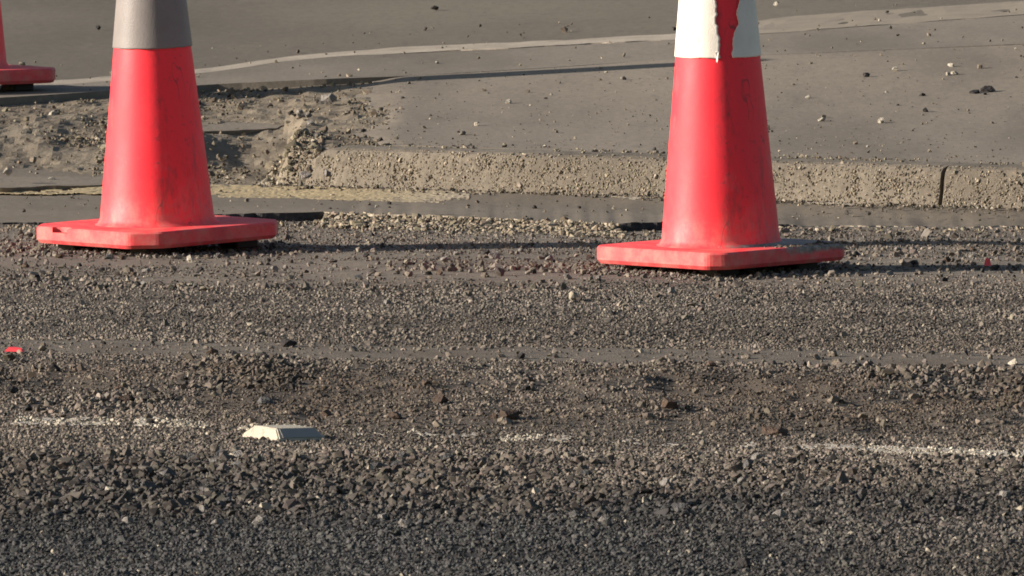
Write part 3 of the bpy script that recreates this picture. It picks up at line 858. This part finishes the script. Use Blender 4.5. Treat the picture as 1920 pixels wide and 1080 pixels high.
# loose flap hanging from the tear
bm = bmesh.new()
fl = [(-0.011, 0.012), (-0.004, 0.014), (-0.0025, 0.004), (-0.006, -0.004), (-0.0075, -0.010), (-0.011, -0.0075), (-0.0095, 0.001)]
fr = [bm.verts.new((x + 0.004, -(r2(z2c + z) + 0.0045 + 0.003 * (z < 0)), z2c + z)) for x, z in fl]
bk = [bm.verts.new((v.co.x, v.co.y + 0.0016, v.co.z)) for v in fr]
bm.faces.new(fr); bm.faces.new(list(reversed(bk)))
for k in range(len(fr)): bm.faces.new((fr[k], bk[k], bk[(k + 1) % len(fr)], fr[(k + 1) % len(fr)]))
bmesh.ops.recalc_face_normals(bm, faces=bm.faces)
from_bm('torn_flap', bm, M['collar_w'], cone2)
# dried mud and tar crust on the grimy base
n = 420
ang = R(42.5)
u = rng.uniform(-0.02, 0.185, n); v = -0.196 + np.abs(rng.normal(0, 0.018, n))
x = u * math.cos(ang) - v * math.sin(ang); y = u * math.sin(ang) + v * math.cos(ang)
size = rng.lognormal(math.log(0.0055), 0.35, n)
keep = rng.uniform(0, 1, n) < sstep(0.3, 0.6, vnoise(u * 30, v * 30, 151))
cr = scatter('mud_crust', np.stack([x, y, np.full(n, 0.0555)], -1)[keep], size[keep], tones(int(keep.sum()), np.array([0.24, 0.2, 0.165]), 0.3, 0.05, 0.15), cone2, squash=0.7)
make_cone('traffic_cone', tuple(c3), R(36), (0, 0, 0), 0.1247, 0.104, 0.437, M['collar_w'], M['cone'],
          'red traffic cone cut off by the left edge, standing behind on the concrete strip', side=0.385, clip=0.04)

# ------------------------------------------------------------------ raised pavement marker
mk = at(533, 822)
root = empty('pavement_marker', (mk[0], mk[1], float(z_road(mk[0], mk[1])) + 0.0), (R(2), R(1.5), R(39)))
tag(root, 'white raised pavement marker with grey reflector face on the worn line', 'road marker')
bm = bmesh.new()
h, t, z1 = 0.053, 0.031, 0.0205
bot = [bm.verts.new((x, y, -0.004)) for x, y in ((-h, -h), (h, -h), (h, h), (-h, h))]
low = [bm.verts.new((x, y, 0.004)) for x, y in ((-h, -h), (h, -h), (h, h), (-h, h))]
top = [bm.verts.new((x, y, z1)) for x, y in ((-t - 0.012, -t), (t + 0.012, -t), (t + 0.012, t), (-t - 0.012, t))]
for a, b in ((bot, low), (low, top)):
    for k in range(4): bm.faces.new((a[k], a[(k + 1) % 4], b[(k + 1) % 4], b[k]))
bm.faces.new(top); bm.faces.new(list(reversed(bot)))
bmesh.ops.bevel(bm, geom=bm.edges[:], offset=0.002, segments=2, affect='EDGES')
from_bm('body', bm, M['marker'], root)
for sgn in (-1, 1):
    bm = bmesh.new(); q = []
    for x, k in ((-0.043, 0.08), (0.043, 0.08), (0.038, 0.90), (-0.038, 0.90)):
        yy = -h + (h - t) * k; zz = 0.004 + (z1 - 0.004) * k
        q.append((x, yy, zz))
    nrm = Vector((0, -(z1 - 0.004), (h - t))).normalized(); nrm = Vector((0, -0.65, 0.76))
    fr = [bm.verts.new(Vector(p) + nrm * 0.0014) for p in q]; bk = [bm.verts.new(Vector(p) - nrm * 0.002) for p in q]
    bm.faces.new(fr); bm.faces.new(list(reversed(bk)))
    for k in range(4): bm.faces.new((fr[k], bk[k], bk[(k + 1) % 4], fr[(k + 1) % 4]))
    bmesh.ops.recalc_face_normals(bm, faces=bm.faces)
    l = from_bm('reflector', bm, M['lens'], root); l.rotation_euler = (0, 0, 0 if sgn < 0 else math.pi)

# ------------------------------------------------------------------ broken slab pieces
def slab_piece(name, pts, z, th, label, tilt=0.0):
    c = np.mean(pts, 0); bm = bmesh.new()
    out = []
    for k in range(len(pts)):
        a, b = np.array(pts[k]), np.array(pts[(k + 1) % len(pts)])
        m = max(1, int(np.linalg.norm(b - a) / 0.025))
        for i in range(m):
            p = a + (b - a) * i / m
            out.append((p[0] + 0.012 * float(fbm(p[0] * 25, p[1] * 25, 161, 2)), p[1] + 0.02 * float(fbm(p[0] * 25, p[1] * 25, 162, 2))))
    tp = [bm.verts.new((x - c[0], y - c[1], 0.003 * float(fbm(x * 20, y * 20, 163, 2)) + tilt * (y - c[1]))) for x, y in out]
    bt = [bm.verts.new((v.co.x * 0.97, v.co.y * 0.97, v.co.z - th)) for v in tp]
    bm.faces.new(tp); bm.faces.new(list(reversed(bt)))
    for k in range(len(tp)): bm.faces.new((tp[k], bt[k], bt[(k + 1) % len(tp)], tp[(k + 1) % len(tp)]))
    bmesh.ops.recalc_face_normals(bm, faces=bm.faces)
    bmesh.ops.triangulate(bm, faces=[f for f in bm.faces if len(f.verts) > 4])
    o = from_bm(name, bm, M['frag']); o.location = (c[0], c[1], z)
    return tag(o, label, 'concrete slab')
zz = 0.098
slab_piece('slab_fragment', [at(p, q, zz)[:2] for p, q in ((330, 246), (440, 243), (520, 240), (556, 228), (540, 212), (450, 216), (330, 222))], zz + 0.003, 0.035,
           'broken flat piece of concrete slab beside the grey-collared cone', 0.012)
zz = 0.040
slab_piece('slab_fragment', [at(p, q, zz)[:2] for p, q in ((-160, 345), (60, 341), (190, 338), (215, 322), (120, 310), (0, 309), (-160, 312))], zz - 0.006, 0.03,
           'flat low concrete piece lying at the foot of the broken ground, left', 0.016)

# ------------------------------------------------------------------ single stones that stand out
SM = {}
def stone_mat(key, base):
    if key not in SM: SM[key] = mat_stone('stone_' + key, base)
    return SM[key]
SMESH = {}
def single(px, py, wpx, label, tone='dusty', surf='road', group=None, cat='stone', flat=0.75, name='stone', k=0):
    cols = dict(dusty=(0.24, 0.2, 0.155), pale=(0.52, 0.47, 0.38), grey=(0.27, 0.25, 0.225), dark=(0.045, 0.04, 0.038), mud=(0.075, 0.052, 0.038), brown=(0.12, 0.083, 0.06), blue=(0.115, 0.112, 0.108))
    p = at(px, py) if surf == 'road' else at(px, py, 0.0, True) if surf == 'foot' else at(px, py, 0.0165) if surf == 'channel' else at(px, py, 0.006, True) if surf == 'strip' else at(px, py, 0.06)
    for _ in range(4):
        if surf == 'road': p = at(px, py, float(z_road(p[0], p[1])))
        if surf == 'rubble': p = at(px, py, float(z_rub(p[0], p[1])))
    d = wpx * p[1] / FPX
    key = (k % 6, tone)
    if key not in SMESH: SMESH[key] = stone_mesh('stone', 300 + 7 * (k % 6), 14, 0.8, stone_mat(tone, cols[tone]))
    o = link(name, SMESH[key])
    o.location = (p[0], p[1], p[2] + d * 0.26 * flat); o.scale = (d, d, d * flat / 0.75)
    o.rotation_euler = (0.3 * math.sin(px), 0.25 * math.cos(py), px * 0.7)
    return tag(o, label, cat, group)
single(360, 492, 26, 'pale cream stone in front of the grey-collared cone', 'pale', k=1)
single(926, 484, 28, 'pale grey stone between the two cones, beside the shadow', 'grey', k=2)
single(615, 190, 30, 'large grey stone at the broken left end of the footpath', 'grey', 'foot', k=3)
single(1674, 384, 18, 'small pale stone at the foot of the kerb, right of the torn-collar cone', 'pale', 'channel', k=4)
single(1714, 500, 24, 'black rounded stone standing in the right-hand cone shadow', 'dark', k=5)
single(1866, 506, 18, 'small black stone at the far right end of the cone shadow', 'dark', k=0)
single(540, 650, 36, 'dark lump of bitumen on the smooth track, left of centre', 'dark', k=1, cat='bitumen lump')
single(1392, 1064, 36, 'dark stone in the black chips at the bottom edge, right of centre', 'dark', k=2)
single(1080, 972, 34, 'dark angular stone in the black chips, bottom centre', 'blue', k=3)
single(655, 922, 28, 'dark upright stone among coarse chips below the raised marker', 'dark', k=4)
single(385, 925, 30, 'blue-grey stone among coarse chips at lower left', 'blue', k=5)
single(205, 925, 24, 'stone with pale face among the coarse chips at lower left', 'pale', k=0)
single(1900, 684, 22, 'pale yellowish stone on the smooth track at the right edge', 'pale', k=1)
single(1335, 690, 26, 'upright brown stone on the rubble band below the torn-collar cone', 'brown', k=2)
single(1450, 815, 50, 'reddish brown clod by the white line, right of centre', 'brown', k=3, cat='clod', flat=0.5)
single(825, 756, 46, 'dark brown flat clod in the rubble band, left of centre', 'mud', k=4, cat='clod', flat=0.5)
single(955, 784, 48, 'dark brown clod in the middle of the rubble band', 'mud', k=5, cat='clod', flat=0.5)
single(1255, 765, 40, 'dark brown clod in the rubble band below the torn-collar cone', 'brown', k=0, cat='clod', flat=0.6)
single(745, 785, 40, 'dark brown clod just right of the raised marker', 'mud', k=1, cat='clod', flat=0.5)
single(500, 760, 40, 'blue-grey lump in the rubble above the raised marker', 'blue', k=2, cat='clod', flat=0.6)
single(230, 755, 44, 'dark brown clod in the rubble band at the left', 'mud', k=3, cat='clod', flat=0.5)
single(1850, 172, 34, 'long black lump of bitumen on the footpath at far right', 'dark', 'foot', k=4, cat='bitumen lump', flat=0.4)
single(1826, 175, 26, 'flat black crumb of bitumen beside the long lump', 'dark', 'foot', k=5, cat='bitumen lump', flat=0.35)
single(895, 236, 14, 'pale pebble on the footpath, lowest of the three in its middle', 'pale', 'foot', k=0)
single(866, 253, 17, 'dusty pebble on the footpath above the kerb, left of centre', 'dusty', 'foot', k=1)
single(953, 194, 15, 'pale pebble on the footpath left of the torn-collar cone', 'pale', 'foot', k=2)
single(1540, 227, 16, 'flat pale pebble on the footpath just right of the torn-collar cone', 'pale', 'foot', k=3, flat=0.55)
single(1652, 230, 16, 'round pale pebble on the footpath right of the flat one', 'pale', 'foot', k=4)
single(1679, 133, 15, 'pale pebble high on the footpath right of the torn-collar cone', 'pale', 'foot', k=5)
single(1624, 144, 15, 'dark pebble high on the footpath right of the torn-collar cone', 'dark', 'foot', k=0)
single(1783, 125, 14, 'uppermost of the clustered pale pebbles on the footpath', 'pale', 'foot', k=1)
single(1791, 140, 14, 'right lower pebble of the pale cluster on the footpath', 'pale', 'foot', k=2)
single(1779, 141, 12, 'left lower pebble of the pale cluster on the footpath', 'pale', 'foot', k=3)
single(1735, 210, 14, 'small dark pebble on the footpath above the kerb joint', 'dark', 'foot', k=4)
single(1729, 180, 14, 'small dark curved crumb on the footpath above the kerb joint', 'dark', 'foot', k=5, flat=0.5)
single(1838, 128, 14, 'small dusty pebble on the footpath above the black lumps', 'dusty', 'foot', k=0)
single(1515, 184, 11, 'tiny pale pebble on the footpath close to the torn-collar cone', 'pale', 'foot', k=1)
single(1455, 10, 13, 'small pale pebble on the far asphalt beside the torn collar', 'pale', 'strip', k=2)
single(815, 16, 18, 'dark crumb on the far asphalt, top centre', 'dark', 'strip', k=3, flat=0.5)
single(184, 54, 12, 'small dark spot of stone on the far asphalt left of the grey collar', 'dark', 'strip', k=4)
single(100, 218, 20, 'pale stone in the broken ground left of the grey-collared cone', 'pale', 'rubble', k=5)
single(60, 243, 18, 'pale stone in the broken ground near the left edge', 'pale', 'rubble', k=0)
single(90, 346, 20, 'dusty yellowish stone on the channel at the left edge', 'dusty', 'channel', k=1)
single(1715, 398, 14, 'dark small stone in the channel below the kerb joint', 'dark', 'channel', k=2)
single(930, 372, 14, 'dark small stone at the foot of the kerb, centre', 'dark', 'channel', k=3)
single(1905, 394, 15, 'dark small stone in the channel at the right edge', 'dark', 'channel', k=4)
# look-alike stones, by place and tone
r = random.Random(5)
WORD = dict(dusty='dusty beige', pale='pale', dark='dark', grey='grey', brown='brown', blue='slate-grey')
def many(n, fx, fy, fw, tones_, surf, what, where, group, flat=0.75):
    for k in range(n):
        px, py, w, tn = fx(k), fy(k), fw(k), r.choice(tones_)
        single(px, py, w, '%s %s %s' % (WORD[tn], what, where(px, py)), tn, surf, group, k=k, flat=flat)
def beside(px, py=0):
    return 'left of the grey-collared cone' if px < 190 else 'at the foot of the grey-collared cone' if px < 530 else 'between the two near cones' if px < 1110 else 'at the foot of the torn-collar cone' if px < 1600 else 'right of the torn-collar cone'
many(34, lambda k: r.uniform(660, 1910), lambda k: r.uniform(120, 282), lambda k: r.uniform(6, 12), ['dusty', 'pale', 'dusty', 'dark'], 'foot',
     'tiny pebble on the footpath slab', lambda px, py: ('high up, ' if py < 200 else 'near the kerb, ') + ('left of the torn-collar cone' if px < 1350 else 'right of the torn-collar cone'), 'tiny pebbles on the footpath')
many(26, lambda k: r.choice([r.uniform(420, 1230), r.uniform(1470, 1915)]), lambda k: r.uniform(376, 400), lambda k: r.uniform(6, 12), ['dusty', 'pale', 'dark', 'dark'], 'channel',
     'tiny stone in the concrete channel', beside, 'tiny stones in the channel')
many(90, lambda k: r.uniform(0, 1920), lambda k: 470 + abs(r.gauss(30, 32)), lambda k: r.uniform(13, 21), ['dusty', 'dusty', 'grey', 'dark', 'grey', 'brown'], 'road',
     'larger stone loose in the gravel', beside, 'larger stones in the gravel band around the cones')
def third(px): return 'at the left' if px < 640 else 'in the middle' if px < 1280 else 'at the right'
many(60, lambda k: r.uniform(0, 1920), lambda k: r.uniform(665, 800), lambda k: r.uniform(15, 28), ['dusty', 'brown', 'dusty', 'dark'], 'road',
     'coarse lump in the rubble band', lambda px, py: ('just below the smooth track, ' if py < 725 else 'just behind the white line, ') + third(px), 'coarse lumps in the rubble band', 0.65)
many(70, lambda k: min(1915, abs(r.gauss(0, 900))), lambda k: r.uniform(858, 990), lambda k: r.uniform(20, 32), ['blue', 'dark', 'grey', 'blue'], 'road',
     'coarse chip', lambda px, py: ('just in front of the white line, ' if py < 920 else 'towards the bottom edge, ') + third(px), 'coarse dark chips in front')
many(50, lambda k: r.uniform(0, 660) if k % 2 else r.uniform(400, 660), lambda k: r.uniform(185, 345), lambda k: r.uniform(11, 24), ['dusty', 'pale', 'dusty', 'grey'], 'rubble',
     'crumbled stone in the broken ground', lambda px, py: 'left of the grey-collared cone' if px < 200 else 'hidden partly behind the grey-collared cone' if px < 400 else 'by the broken kerb end', 'crumbled stones in the broken ground')

# red plastic scraps
def scrap(px, py, w, hgt, label):
    p = at(px, py, 0.004); d = w * p[1] / FPX; e = hgt * p[1] / FPX
    bm = bmesh.new()
    for q in ((-0.5, -0.2, 0), (0.35, -0.35, 0), (0.5, 0.1, 0), (0.1, 0.4, 0), (-0.4, 0.25, 0), (-0.3, 0, 1), (0.3, -0.1, 0.8), (0.0, 0.2, 1.0)):
        bm.verts.new((q[0] * d, q[1] * d, q[2] * e))
    bmesh.ops.convex_hull(bm, input=bm.verts)
    o = from_bm('plastic_scrap', bm, M['red_bit']); o.location = (p[0], p[1], float(z_road(p[0], p[1])) + 0.004)
    tag(o, label, 'plastic scrap')
scrap(28, 659, 40, 8, 'thin red plastic scrap on the gravel at the left edge')
scrap(1852, 500, 14, 14, 'small red plastic scrap on the right-hand cone shadow')
